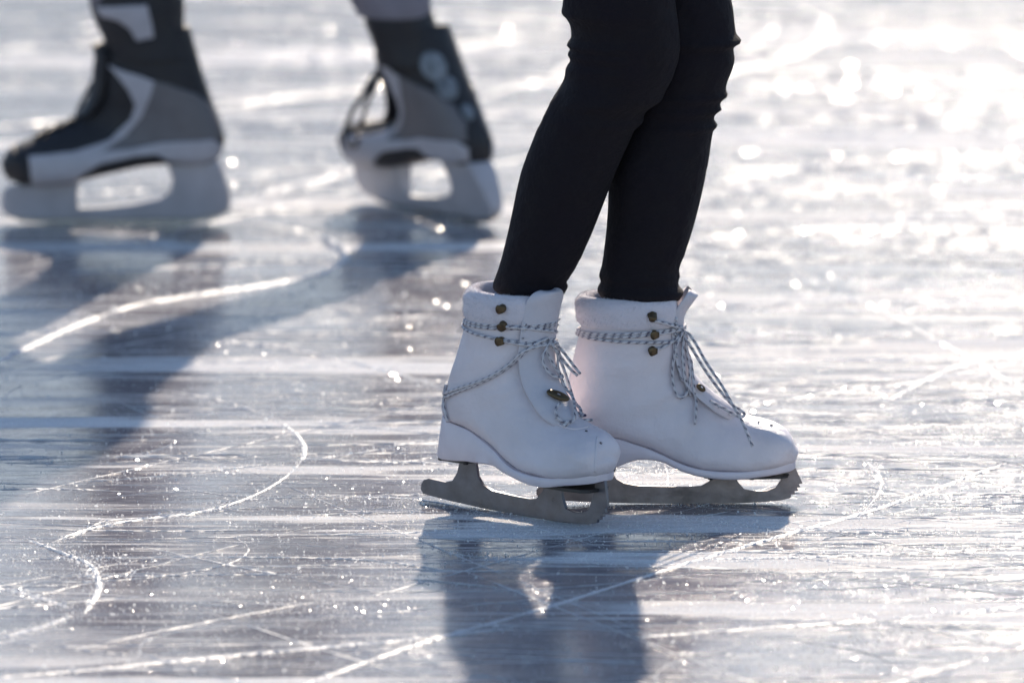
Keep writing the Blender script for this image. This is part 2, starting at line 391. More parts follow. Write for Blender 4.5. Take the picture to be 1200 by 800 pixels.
cuts = [
 ([(-30, 796), (100, 785), (250, 770), (400, 757), (500, 748), (600, 735)], .012, .0016),
 ([(330, 812), (430, 775), (530, 742), (640, 712), (740, 680), (880, 638), (1000, 605), (1100, 572), (1185, 540)], .012, .0018),
 ([(740, 747), (900, 735), (1050, 725), (1230, 708)], .014, .0016),
 ([(1010, 812), (1100, 785), (1230, 750)], .010, .0014),
 ([(80, 566), (200, 557), (300, 546), (420, 531), (540, 508)], .004, .001),
 ([(180, 455), (240, 466), (290, 478), (330, 497), (352, 515), (356, 533), (340, 555), (300, 580), (250, 597), (190, 607), (120, 612), (95, 625), (60, 636)], .006, .0014),
 ([(30, 631), (75, 649), (103, 660), (114, 676), (114, 695), (98, 720)], .010, .002),
 ([(0, 747), (40, 738), (85, 722)], .009, .0012),
 ([(0, 690), (40, 699), (80, 712)], .005, .001),
 ([(225, 397), (330, 408), (430, 430), (525, 456)], .011, .0016),
 ([(300, 262), (360, 272), (400, 288), (402, 305), (370, 322), (300, 335), (230, 345), (150, 360), (80, 385), (-20, 432)], .012, .0014),
 ([(270, 240), (330, 222), (410, 203)], .024, .0026),
 ([(180, 283), (240, 290), (300, 289)], .015, .002),
 ([(1015, 540), (1032, 560), (1028, 580), (1005, 608)], .003, .0007),
 ([(850, 478), (950, 464), (1060, 450), (1230, 418)], .008, .0013),
 ([(940, 340), (1010, 355), (1100, 400), (1220, 470)], .012, .0014),
 ([(1040, 470), (1120, 430), (1230, 410)], .010, .0014),
 ([(830, 215), (920, 200), (1000, 190), (1230, 183)], .022, .0028),
 ([(780, 100), (880, 78), (950, 55), (968, 30), (940, 12)], .022, .0028),
 ([(870, 106), (1000, 100), (1230, 98)], .020, .0026),
 ([(560, 100), (420, 106), (230, 128), (-20, 150)], .020, .0026),
 ([(-20, 60), (200, 50), (420, 66), (640, 40)], .018, .0022),
 ([(680, 30), (420, 10), (250, -5)], .018, .0022),
 ([(820, 280), (980, 268), (1230, 272)], .018, .002),
 ([(0, 656), (150, 653), (400, 655), (520, 668)], .004, .001),
 ([(820, 655), (980, 652), (1230, 640)], .006, .001),
 ([(0, 674), (120, 675), (400, 674), (600, 690)], .003, .0009),
 ([(230, 590), (380, 582), (520, 590), (700, 640)], .003, .0008),
 ([(520, 648), (600, 655), (800, 662), (1230, 700)], .003, .0008),
 ([(780, 605), (900, 618), (1230, 632)], .004, .0008),
 ([(730, 560), (775, 545), (782, 570), (770, 585)], .004, .0009),
]
def bundle(pts, width, h):
    """one skate cut: a main lip of shaved ice and finer strands beside it"""
    n = max(2, int(width / .0022)); sc_ = 1038 * width * .19
    for q in range(n + 1):
        a = random.uniform(0, .45) if q else 0; b = random.uniform(.6, 1) if q else 1; m_ = len(pts) - 1
        sub = [interp(pts, (a + (b - a) * t / 9) * m_) for t in range(10)]
        o = random.gauss(0, .42) * sc_ if q else 0
        sub = [(x, y + o + .12 * sc_ * math.sin(t * .7 + q)) for t, (x, y) in enumerate(sub)]
        w_ = random.uniform(.0011, .0026) if q else (.0013 if width < .0045 else min(.010, .0022 + width * .36))
        ridge(sub, w_ * (1.5 if pts[0][1] < 300 else 1), (h * .7 if q == 0 else h * .3), .32, .005, .12 if q else 0)
for p, wd, h in cuts: bundle(p, wd, h)
for i in range(420):                                  # long gentle scratches, mostly along the skating direction
    y = random.uniform(-20, 815); x = random.uniform(-300, 1200); L = random.uniform(60, 700)
    sl = random.gauss(0, .03) if random.random() < .72 else random.gauss(0, .16); cv = random.gauss(0, 3)
    wd = random.choice((.0007, .0009, .0012, .0016, .0024, .0032)) * (1.8 if y < 330 else 1)
    ridge([(x, y), (x + L * .33, y + sl * L * .33 + cv), (x + L * .66, y + sl * L * .66 + cv), (x + L, y + sl * L)], wd, .0003 + wd * .1, .35, .010, .1)
for i in range(80):                                   # long straight cuts across the far and middle ice
    y = random.uniform(5, 560); x = random.uniform(-300, 900); L = random.uniform(300, 1000); sl = random.gauss(0, .015)
    ridge([(x, y), (x + L * .5, y + sl * L * .5 + random.gauss(0, 1.5)), (x + L, y + sl * L)], random.uniform(.002, .004) * (2.2 if y < 300 else 1), .0016 if y < 300 else .0009, .4, .012, .2)
for i in range(26):                                   # turning arcs
    cx, cy = random.uniform(-60, 1260), random.uniform(60, 800); rx = random.uniform(50, 330); ry = rx * random.uniform(.12, .2)
    a0 = random.uniform(0, 2 * PI); da = random.uniform(.8, 2.6)
    ridge([(cx + rx * math.cos(a0 + da * t / 8), cy + ry * math.sin(a0 + da * t / 8)) for t in range(9)], random.choice((.0009, .0013, .002)) * (1.8 if cy < 330 else 1), .0006, .4, .006, .1)
rid = link('skate_cuts', RV, RF, snow, None, False); rid['kind'] = 'stuff'

# --- loose ice chips, thicker along the cuts and in drifts
def chips(N):
    pos = []
    cl = [(random.uniform(-50, 1250), random.uniform(0, 800), random.uniform(30, 190), random.uniform(3, 13)) for _ in range(150)]
    cl += [(320, 712, 90, 14), (400, 715, 70, 10), (640, 450, 200, 4), (430, 605, 130, 8), (110, 670, 22, 16), (620, 624, 110, 4), (780, 640, 70, 8), (1100, 505, 150, 22), (1000, 470, 200, 20), (900, 690, 120, 20), (1000, 640, 120, 12), (430, 470, 90, 12), (470, 545, 60, 12), (960, 360, 180, 10), (330, 470, 60, 9), (300, 500, 60, 9), (1020, 102, 150, 3), (1020, 185, 150, 3), (940, 102, 90, 3), (320, 180, 40, 6), (1000, 145, 140, 8), (1000, 250, 150, 10), (450, 380, 90, 6), (602, 603, 60, 3), (790, 592, 90, 2), (1120, 508, 90, 14), (1080, 515, 120, 12), (1150, 500, 80, 16), (1120, 512, 70, 10), (330, 705, 60, 7)] * 3  # extra chip groups at right, added to build up the glare patch
    while len(pos) < N:
        r = random.random()
        if r < .30: x, y = random.uniform(-40, 1240), random.uniform(-10, 820)
        elif r < .72:
            c = random.choice(cl); x, y = random.gauss(c[0], c[2]), random.gauss(c[1], c[3])
        else:
            c = random.choice(cuts); k = random.randrange(len(c[0]) - 1); t = random.random(); a, b_ = c[0][k], c[0][k + 1]
            x = a[0] + (b_[0] - a[0]) * t + random.gauss(0, 7); y = a[1] + (b_[1] - a[1]) * t + random.gauss(0, 3.0)
        if y < -30 or y > 830: continue
        pos.append(ground(x, y))
    P = np.array([tuple(p) for p in pos]); n = len(P)
    size = np.clip(rng.lognormal(math.log(.0006), .5, n), .0002, .0026)
    size *= np.where(P[:, 1] > 1.2, 1.5, 1)
    base = np.array([(-1, 0, 0), (0, -.8, .15), (1, 0, 0), (0, .8, .15)], float)   # a thin bent flake
    V = base[None] * rng.uniform(.5, 1.3, (n, 4, 3)) + rng.normal(0, .15, (n, 4, 3))
    q = rng.normal(size=(n, 4)); q /= np.linalg.norm(q, axis=1, keepdims=True); a, b_, c, d = q.T
    R = np.stack([1 - 2 * (c * c + d * d), 2 * (b_ * c - d * a), 2 * (b_ * d + c * a), 2 * (b_ * c + d * a), 1 - 2 * (b_ * b_ + d * d), 2 * (c * d - b_ * a), 2 * (b_ * d - c * a), 2 * (c * d + b_ * a), 1 - 2 * (b_ * b_ + c * c)], 1).reshape(n, 3, 3)
    V = np.einsum('nij,nkj->nki', R, V) * size[:, None, None]
    # added crystal plates, nearly flat, their tilt aimed between sun and camera to glint
    flat = rng.random(n) < np.where(P[:, 1] < .6, .05, np.where(P[:, 0] > .15, .030, .014)) * (.35 + 1.9 * (np.sin(P[:, 1] * 9.5 + .6 * P[:, 0]) > .55))
    tl = rng.normal([0.12, -.17, 1.0], [.08, .06, 0], (n, 3)); tl /= np.linalg.norm(tl, axis=1, keepdims=True)
    a1 = np.cross(tl, [0, 1, 0]); a1 /= np.linalg.norm(a1, axis=1, keepdims=True); a2 = np.cross(tl, a1)
    sf = np.interp(P[:, 1], [-1, .3, 1.6, 4], [.0005, .0009, .0017, .0024]) * rng.lognormal(-.25, .45, n)
    for k, (u_, v_) in enumerate(((-1, 0), (0, -1), (1, 0), (0, 1))):
        V[flat, k] = (a1 * u_ + a2 * v_)[flat] * sf[flat, None]
    P[:, 2] = np.where(flat, sf * .3 + .0006, size * .55)
    V += P[:, None]
    fa = np.array([(0, 1, 2), (0, 2, 3)]); FF = fa[None] + (np.arange(n) * 4)[:, None, None]
    me = bpy.data.meshes.new('ice_shavings'); me.vertices.add(n * 4); me.vertices.foreach_set('co', V.reshape(-1))
    me.loops.add(n * 6); me.loops.foreach_set('vertex_index', FF.reshape(-1)); me.polygons.add(n * 2)
    me.polygons.foreach_set('loop_start', np.arange(n * 2) * 3); me.polygons.foreach_set('loop_total', np.full(n * 2, 3))
    me.update(calc_edges=True); me.validate(); me.materials.append(chipm)
    o = bpy.data.objects.new('ice_shavings', me); C.objects.link(o); o['kind'] = 'stuff'
chips(95000)

# ================================================================== FIGURE SKATES
FR = Frame(790, 590, 1.5)                    # far foot, seen side on
FF_ = Frame(604, 602.5, -43, zs=1.0, xs=.945, lean=.14, lift=.0125)  # near foot, turned out towards the viewer
def loc(px, py): return px_local(FR, px, py)
raw = [  # P, Q, width, nP, nQ, low, yoff
 ((797, 350), (684, 350), .088, 2.2, 2.0, 0, 0),
 ((796, 364), (682, 366), .088, 2.2, 2.0, 0, 0),
 ((795, 380), (680, 384), .086, 2.2, 2.0, 0, 0),
 ((795, 398), (675, 405), .083, 2.2, 2.0, 0, 0),
 ((799, 418), (668, 434), .080, 2.1, 2.1, .02, 0),
 ((806, 438), (662, 466), .076, 2.0, 2.3, .05, 0),
 ((818, 452), (659, 490), .074, 2.0, 2.6, .08, 0),
 ((832, 463), (672, 504), .074, 2.0, 2.8, .10, .001),
 ((845, 471), (700, 508), .075, 2.0, 3.0, .13, .002),
 ((858, 479), (730, 515), .077, 2.0, 3.0, .17, .003),
 ((871, 485), (760, 525), .081, 2.1, 3.0, .20, .004),
 ((884, 489), (792, 539), .086, 2.2, 3.2, .20, .004),
 ((897, 492), (825, 547), .088, 2.3, 3.4, .17, .003),
 ((909, 496), (860, 549), .086, 2.4, 3.6, .13, .001),
 ((920, 502), (890, 547), .079, 2.5, 3.6, .10, -.001),
 ((928, 510), (910, 544), .066, 2.6, 3.4, .06, -.003),
 ((932, 520), (924, 541), .044, 2.4, 3.0, .02, -.004),
]
secs = []
for P_, Q_, wd, a, b_, lo, yo in raw:
    p, q = loc(*P_), loc(*Q_); secs.append((p[0], p[1], q[0], q[1], wd, a, b_, lo, yo))
BOOT = Loft(secs, 12, 72); BOOT.crease = True
# sole: x stations with top, bottom, width
sole_raw = [(662, 496, 541, .014), (664.5, 498, 545, .032), (671, 501, 547, .046), (684, 505, 548, .056), (706, 508, 547, .060), (724, 511, 541, .063), (740, 516, 535, .066), (756, 521, 533, .072),
            (775, 529, 536, .074), (795, 538, 545, .082), (815, 544, 551, .088), (840, 547, 554.5, .092), (865, 547.5, 555, .090), (888, 546, 553, .083), (908, 543, 551, .066), (922, 541, 549, .046), (929, 540.3, 547.5, .028), (932, 540, 546, .012)]
sole_rows = []
for px, t_, bt, wd in sole_raw:
    x, zt = loc(px, t_); _, zb = loc(px, bt); sole_rows.append((x, zt, zb, wd))
sole_low = [(x, zt, (zb - [0, .0, 0, 0, 0, .004, .0095, .0105, .008, .0035, .001, 0, 0, 0, 0, 0, 0, 0][i] if i < 18 else zb), wd) for i, (x, zt, zb, wd) in enumerate(sole_rows)]
def build_sole(fr, parent, ysign, sole_rows):
    V, Fc = [], []; n = (len(sole_rows) - 1) * 5 + 1
    cyc = [(-1, 1.0, .96), (-1, .5, 1.0), (-1, .0, .97), (-.9, -.0, 1), (.9, -.0, 1), (1, .0, .97), (1, .5, 1.0), (1, 1.0, .96)]
    prof = []
    for i in range(n):
        x, zt, zb, wd = interp(sole_rows, i / 5)
        u = i / (n - 1); yo = interp([(0,), (0,), (.002,), (.004,), (.003,), (-.003,)], u * 5)[0] * ysign
        hw = wd / 2 - .0006; H = zt - zb
        ring = [(-hw * .96, zt + .0015), (-hw, zt - .001), (-hw * .99, (zt + zb) / 2), (-hw * .98, zb + .0015), (-hw * .93, zb), (hw * .93, zb), (hw * .98, zb + .0015), (hw * .99, (zt + zb) / 2), (hw, zt - .001), (hw * .96, zt + .0015)]
        for y, z in ring: V.append(fr.w(x, y + yo, z))
    k = 10
    for i in range(n - 1):
        for j in range(k): j2 = (j + 1) % k; Fc.append((i * k + j, i * k + j2, (i + 1) * k + j2, (i + 1) * k + j))
    Fc.append(tuple(range(k))[::-1]); Fc.append(tuple((n - 1) * k + j for j in range(k)))
    o = link('sole', V, Fc, M['sole'], parent); fix_normals(o); sharp(o, 50); return o
zpx = lambda px, py: loc(px, py)
blade_px = [(634, 586), (629, 581), (628.5, 575), (632, 571), (640, 569.5), (668, 570), (680, 568), (687, 562), (690, 552), (690, 543), (716, 543), (717, 553), (722, 562), (731, 567), (748, 570), (790, 571), (812, 571), (822, 570),
            (831, 565), (837, 558), (838, 551), (860, 551), (861, 558), (865, 566), (872, 574), (886, 576.5), (899, 576), (909, 572), (915, 563), (917, 556), (915, 547), (930, 544), (934, 553), (940.5, 567),
            (936, 568), (938, 571.5), (934, 572), (935.5, 576), (931, 576), (931.5, 580), (927, 580), (926.5, 584), (915, 587), (895, 589), (860, 590.6), (800, 591), (740, 590.5), (680, 588.5)]
blade_pts = [loc(*p) for p in blade_px]
zmin = min(z for x, z in blade_pts); blade_pts = [(x, z - zmin + .0003) for x, z in blade_pts]

def figure_skate(fr, person, side, steel, lab):
    V, Fc = BOOT.build(fr)
    boot = link('ice_skate', V, Fc, M['leather'], person); fix_normals(boot)
    boot['label'] = lab
    sole = build_sole(fr, boot, 1, sole_rows if side < 0 else sole_low)
    bl = flat_piece('blade', fr, blade_pts, .0042, steel, boot, .0004)
    # mounting plates and screws
    def plate(x0, x1, z, hw):
        Vp, Fp = [], []
        b0 = 0; n = 14
        for zz in (z - .0022, z):
            for k in range(n):
                a = 2 * PI * k / n; cx, sx = math.cos(a), math.sin(a)
                Vp.append(fr.w((x0 + x1) / 2 + math.copysign(abs(cx) ** .5, cx) * (x1 - x0) / 2, math.copysign(abs(sx) ** .6, sx) * hw, zz))
        for k in range(n): Fp.append((b0 + k, b0 + (k + 1) % n, b0 + n + (k + 1) % n, b0 + n + k))
        Fp.append(tuple(b0 + k for k in range(n))[::-1]); Fp.append(tuple(b0 + n + k for k in range(n)))
        link('mounting_plate', Vp, Fp, M['screw'], boot, False)
    xa, za = loc(668, 547.6); xb, _ = loc(722, 548); plate(xa, xb, za, .024)
    xa, za = loc(822, 554.5); xb, _ = loc(925, 548); plate(xa, xb, za - .0004, .026)
    for px, y in ((674, -.018), (716, -.018), (674, .018), (716, .018), (832, -.02), (832, .02), (880, -.02), (880, .02), (912, -.015), (912, .015)):
        x, z = loc(px, 549.5 if px < 800 else 556.5); Vs, Fs = [], []; disc(Vs, Fs, fr.w(x, y, z + .001), Vector((0, 0, -1)), .0035, .0025, 10); link('screw', Vs, Fs, M['screw'], boot)
    return boot

def collar(fr, boot, up_back, drop):
    """soft fleece roll round the top edge, open at the front for the tongue"""
    n = 72; seg = 16; V, Fc = [], []; th0 = .42
    for i in range(n):
        th = th0 + (2 * PI - 2 * th0) * i / (n - 1); f = (1 - math.cos(th)) / 2
        c = Vector(BOOT.S(.95, th, -.002)); rise = up_back * f ** 1.5
        nrm = Vector((math.cos(th), math.sin(th) * -1, 0)); q = Vector(BOOT.S(.95, th, .02)) - c; q.z = 0; q.normalize()
        e = min(1, min(i, n - 1 - i) / 6 + .45)
        for k in range(seg):
            a = 2 * PI * k / seg
            rr = (.0080 + .0022 * f * f) * e * (1 + .10 * noise.noise(Vector((th * 5, a * 1.3, up_back * 50)))); hh = (.0175 + rise * .5) * (.9 + .1 * e)
            p = c + q * math.cos(a) * rr * (1.15 if math.sin(a) > 0 else .9) + Vector((0, 0, math.sin(a) * hh + rise * .5 + drop))
            V.append(fr.w(*p))
    for i in range(n - 1):
        for k in range(seg): k2 = (k + 1) % seg; Fc.append((i * seg + k, i * seg + k2, (i + 1) * seg + k2, (i + 1) * seg + k))
    Fc.append(tuple(range(seg))[::-1]); Fc.append(tuple((n - 1) * seg + k for k in range(seg)))
    # fuzz: short fine fibres
    surf = [(Vector(v)) for v in V]; 
    cen = sum(surf, Vector()) / len(surf)
    for _ in range(8000):
        i = random.randrange(n - 1); k = random.randrange(seg)
        if math.sin(2 * PI * k / seg) < -.75: continue
        th = th0 + (2 * PI - 2 * th0) * i / (n - 1)
        if abs(th - PI) > 1.9 and math.sin(2 * PI * k / seg) < .5: continue
        a = surf[i * seg + k]; b = surf[(i + 1) * seg + (k + 1) % seg]; p = a.lerp(b, random.random())
        ringc = sum((surf[i * seg + q] for q in range(seg)), Vector()) / seg
        d = (p - ringc).normalized() + Vector((random.gauss(0, .5), random.gauss(0, .5), random.gauss(0, .5))); d.normalize()
        L = random.uniform(.001, .0038); s_ = d.orthogonal().normalized() * .00022; b0 = len(V)
        V += [p - s_, p + s_, p + d * L + Vector((0, 0, -L * .2))]; Fc.append((b0, b0 + 1, b0 + 2))
    return link('fleece_collar', V, Fc, M['fleece'], boot)

def tongue(fr, boot, pts, half=.026):
    """padded strip up the front, its top lip free of the shaft"""
    path = smooth_path([(x, 0, z) for x, z in pts], 6); n = len(path); m_ = 9; V, Fc = [], []
    for layer in (0, 1):
        for i, p in enumerate(path):
            t = path[min(n - 1, i + 1)] - path[max(0, i - 1)]; nv = Vector((t.z, 0, -t.x)).normalized() 
            if nv.x < 0: nv = -nv
            e = i / (n - 1); hw = half * (math.sqrt(max(.04, 1 - (1 - e / .16) ** 2)) if e < .16 else 1 if e < .85 else math.sqrt(max(.05, 1 - ((e - .85) / .16) ** 2)) * .9 + .1)
            for j in range(m_):
                q = -1 + 2 * j / (m_ - 1); y = q * hw
                thick = .0035 * (1 - q ** 4) + .001
                V.append(fr.w(*(p + nv * ((thick if layer == 0 else -thick) - q * q * .009) + Vector((0, y, 0)))))
    N = n * m_
    for i in range(n - 1):
        for j in range(m_ - 1):
            a = i * m_ + j; Fc.append((a, a + 1, a + m_ + 1, a + m_)); Fc.append((N + a, N + a + m_, N + a + m_ + 1, N + a + 1))
        Fc.append((i * m_, (i + 1) * m_, N + (i + 1) * m_, N + i * m_)); j = m_ - 1
        Fc.append((i * m_ + j, N + i * m_ + j, N + (i + 1) * m_ + j, (i + 1) * m_ + j))
    for i in (0, n - 1):
        for j in range(m_ - 1): Fc.append((i * m_ + j, i * m_ + j + 1, N + i * m_ + j + 1, N + i * m_ + j))
    o = link('tongue', V, Fc, M['lining'], boot); fix_normals(o); return o

skater = thing('person', 'figure skater in tight black jeans and white lace-up figure skates, one leg before the other', 'person', ground(700, 595))
bootR = figure_skate(FR, skater, -1, M['steel_far'], 'white figure skate seen side on, on the far foot')
bootL = figure_skate(FF_, skater, 1, M['steel'], 'white figure skate turned towards the viewer, on the near foot')
colR = collar(FR, bootR, .002, .001); colL = collar(FF_, bootL, .005, -.001)
ton_pts = [loc(*p) for p in ((868, 485), (846, 472), (822, 453), (808, 436), (800, 415), (797, 395), (797, 375), (801, 362), (808, 352), (815, 343))]
tonR = tongue(FR, bootR, ton_pts)
ton2 = [loc(*p) for p in ((868, 485), (846, 472), (822, 453), (808, 436), (800, 415), (798, 395), (798, 375), (799, 362), (801, 352), (803, 342))]
tonL = tongue(FF_, bootL, ton2, .03)

def ring_path(fr, uf, ub, off=.0026, wob=0, th0=0, th1=2 * PI, n=64):
    out = []
    for i in range(n):
        th = th0 + (th1 - th0) * i / (n - 1); f = (1 - math.cos(th)) / 2
        u = uf + (ub - uf) * f + wob * math.sin(th * 3)
        o2 = off + (.005 if math.cos(th) > .75 else 0) * (math.cos(th) - .75) * 4
        out.append(fr.w(*BOOT.S(u, th, o2)))
    return out
def zigzag(fr, us, ths, off=.006):
    pts = [BOOT.S(u, th, off) for u, th in zip(us, ths)]; return smooth_path([fr.w(*p) for p in pts], 5)
LR = .0018
bR = bvh_of(bootR, tonR, colR); bL = bvh_of(bootL, tonL, colL)
# ---- far skate laces
pr = [ring_path(FR, 2.05, 2.1, .0024), ring_path(FR, 2.2, 2.28, .0026, .03), ring_path(FR, 2.9, 2.32, .0028)]
for sgn in (1, -1):
    pr.append(zigzag(FR, [1.3, 1.7, 2.0, 2.4, 2.8, 3.2, 3.7, 4.3, 5.0, 5.7, 6.5, 7.3, 8.2, 9.2], [.62 * sgn * (-1 if (k % 2) else 1) for k in range(14)], .0065))
def L(pts, b, y=None, off=.003): return path_on(b, pts, off, y)
yR = FR.o.y - .02
pr += [L([(766, 391), (780, 389), (797, 386)], bR), L([(765, 410), (780, 404), (797, 391)], bR), L([(766, 375), (782, 379), (798, 384)], bR),
       L([(797, 388), (791, 402), (786, 425), (787, 450), (794, 466), (803, 462), (806, 440), (801, 410), (798, 390)], bR, yR, .004),
       L([(799, 390), (805, 408), (806, 430), (811, 455), (814, 475), (813, 498)], bR, yR, .005),
       L([(798, 392), (797, 420), (802, 450), (808, 465)], bR, yR, .004)]
def free(pts, ys):
    return smooth_path([at_y(p[0], p[1], y) for p, y in zip(pts, ys)], 6)
y0 = FR.o.y - .028
pr += [free([(795, 386), (806, 390), (815, 402), (828, 425), (845, 450), (858, 473), (868, 490), (874, 504), (882, 523)], [y0 + .02, y0, y0 - .004, y0 - .008, y0 - .012, y0 - .018, y0 - .020, y0 - .024, y0 - .030]),
       free([(796, 388), (804, 398), (812, 410), (824, 430), (838, 450), (856, 472), (872, 484), (866, 488), (848, 478), (832, 470)], [y0 + .03, y0 + .01, y0 + .008, y0 + .006, y0 + .006, y0 + .005, y0 + .004, y0 + .002, y0, y0 + .008])]
tubes('lace', pr, LR, M['lace'], bootR, 8)
# ---- near skate laces
pl = [ring_path(FF_, 2.02, 1.98, .0020), ring_path(FF_, 2.2, 2.15, .0020, .02), ring_path(FF_, 3.1, 2.25, .0028)]
for sgn in (1, -1):
    pl.append(zigzag(FF_, [1.9, 2.3, 2.8, 3.2, 3.7, 4.3, 5.0, 5.7, 6.5, 7.3, 8.2, 9.2, 10.2], [.60 * sgn * (-1 if (k % 2) else 1) for k in range(13)], .0065))
pl += [L([(524, 466), (540, 458), (560, 450), (585, 438), (605, 422), (622, 405), (640, 396)], bL), L([(524, 462), (545, 453), (575, 442), (600, 424), (618, 408), (645, 402)], bL, None, .0045),
       L([(524, 464), (522, 472), (524, 482), (527, 492)], bL), L([(524, 463), (521, 458), (523, 450)], bL),
       L([(588, 398), (605, 402), (625, 404), (650, 398)], bL), L([(589, 380), (610, 383), (650, 388)], bL),
       L([(640, 400), (632, 420), (640, 440), (655, 445), (652, 425), (642, 402)], bL, None, .006),
       L([(645, 400), (655, 415), (668, 432), (677, 440)], bL, FF_.o.y - .06, .006), L([(648, 400), (660, 412), (672, 428), (680, 438)], bL, FF_.o.y - .05, .005),
       L([(650, 405), (660, 430), (668, 455), (676, 480), (683, 492)], bL, FF_.o.y - .07, .006),
       L([(636, 410), (645, 430), (660, 450), (668, 470), (672, 490), (660, 495), (650, 485), (655, 475)], bL, None, .005)]
tubes('lace', pl, LR, M['lace'], bootL, 8)

# hooks
def hooks(fr, boot, bvh, pts):
    for px, py in pts:
        h = hit(bvh, px, py, 0)
        if not h: continue
        for mirror in (0, 1):
            p, nn = h
            if mirror:
                d = p - fr.o; sy = d.dot(fr.s); p = p - fr.s * 2 * sy; nn = nn - fr.s * 2 * nn.dot(fr.s)
            V, Fc = [], []; nn = nn.normalized(); back = -fr.f; back = (back - nn * back.dot(nn)).normalized(); upv = nn.cross(back)
            disc(V, Fc, p - nn * .001, nn, .0048, .0052, 14)
            disc(V, Fc, p + nn * .001, nn, .0022, .0045, 10)
            # bent tab: closed towards the lace, open to the back
            b0 = len(V); cols = []
            for i in range(8):
                a = -1.25 + 2.5 * i / 7
                for t_, hh in ((0, .0062), (.5, .0072), (1, .0064)):
                    q = p + nn * hh + back * (-.0045 + (.0045 + .0062 * math.cos(a * .9)) * t_) + upv * math.sin(a) * .0058 * (.55 + .45 * t_)
                    V.append(q); 
            for i in range(7):
                for t_ in range(2): Fc.append((b0 + i * 3 + t_, b0 + i * 3 + t_ + 1, b0 + (i + 1) * 3 + t_ + 1, b0 + (i + 1) * 3 + t_))
            o = link('lace_hook', V, Fc, M['brass'], boot)
            md = o.modifiers.new('solid', 'SOLIDIFY'); md.thickness = .0008
hooks(FR, bootR, bR, [(765, 373), (766, 391), (764, 410)])
hooks(FF_, bootL, bL, [(589, 361), (590, 380), (588, 399)])
# lace keepers on the instep
def keeper(boot, bvh, px, py, sx, ax, r=.0055):
    h = hit(bvh, px, py, .0035)
    if h:
        V, Fc = [], []; disc(V, Fc, h[0], h[1], r, .003, 20, sx, ax); link('lace_keeper', V, Fc, M['brass'], boot)
keeper(bootL, bL, 652, 466, 2.2, Vector((1, 0, 0)), .0064)
keeper(bootR, bR, 819, 456, 1.6, Vector((1, 0, -.6)), .0038)
# throat seam and small eyelets / stitches
def seams(boot, bvh, lists, r=.0009, off=.0004, name='seam', m=None): return tubes(name, [path_on(bvh, p, off) for p in lists], r, m or M['leather'], boot, 6)
b2 = bvh_of(bootL)
seams(bootL, b2, [[(612, 425), (618, 445), (632, 468), (645, 488), (658, 499), (675, 503), (690, 500)], [(700, 512), (698, 530), (697, 553)]], .0013)
for px, py in ((687, 505), (704, 519)):
    h = hit(b2, px, py, .0002)
    if h: V, Fc = [], []; disc(V, Fc, h[0], h[1], .0016, .0008, 10); link('eyelet', V, Fc, M['screw'], bootL)
b3 = bvh_of(bootR)
for px, py in ((889, 494), (904, 498)):
    h = hit(b3, px, py, .0002)
    if h: V, Fc = [], []; disc(V, Fc, h[0], h[1], .0016, .0008, 10); link('eyelet', V, Fc, M['screw'], bootR)
# pull tab at the heel of the near skate
V = [];
h = FF_.w(*BOOT.S(5.2, PI, .0012))
o = tubes('heel_tab', [smooth_path([FF_.w(*BOOT.S(u, PI, .0015)) for u in (4.6, 5.0, 5.5, 6.0)], 5)], .0022, M['white_cord'], bootL, 8)

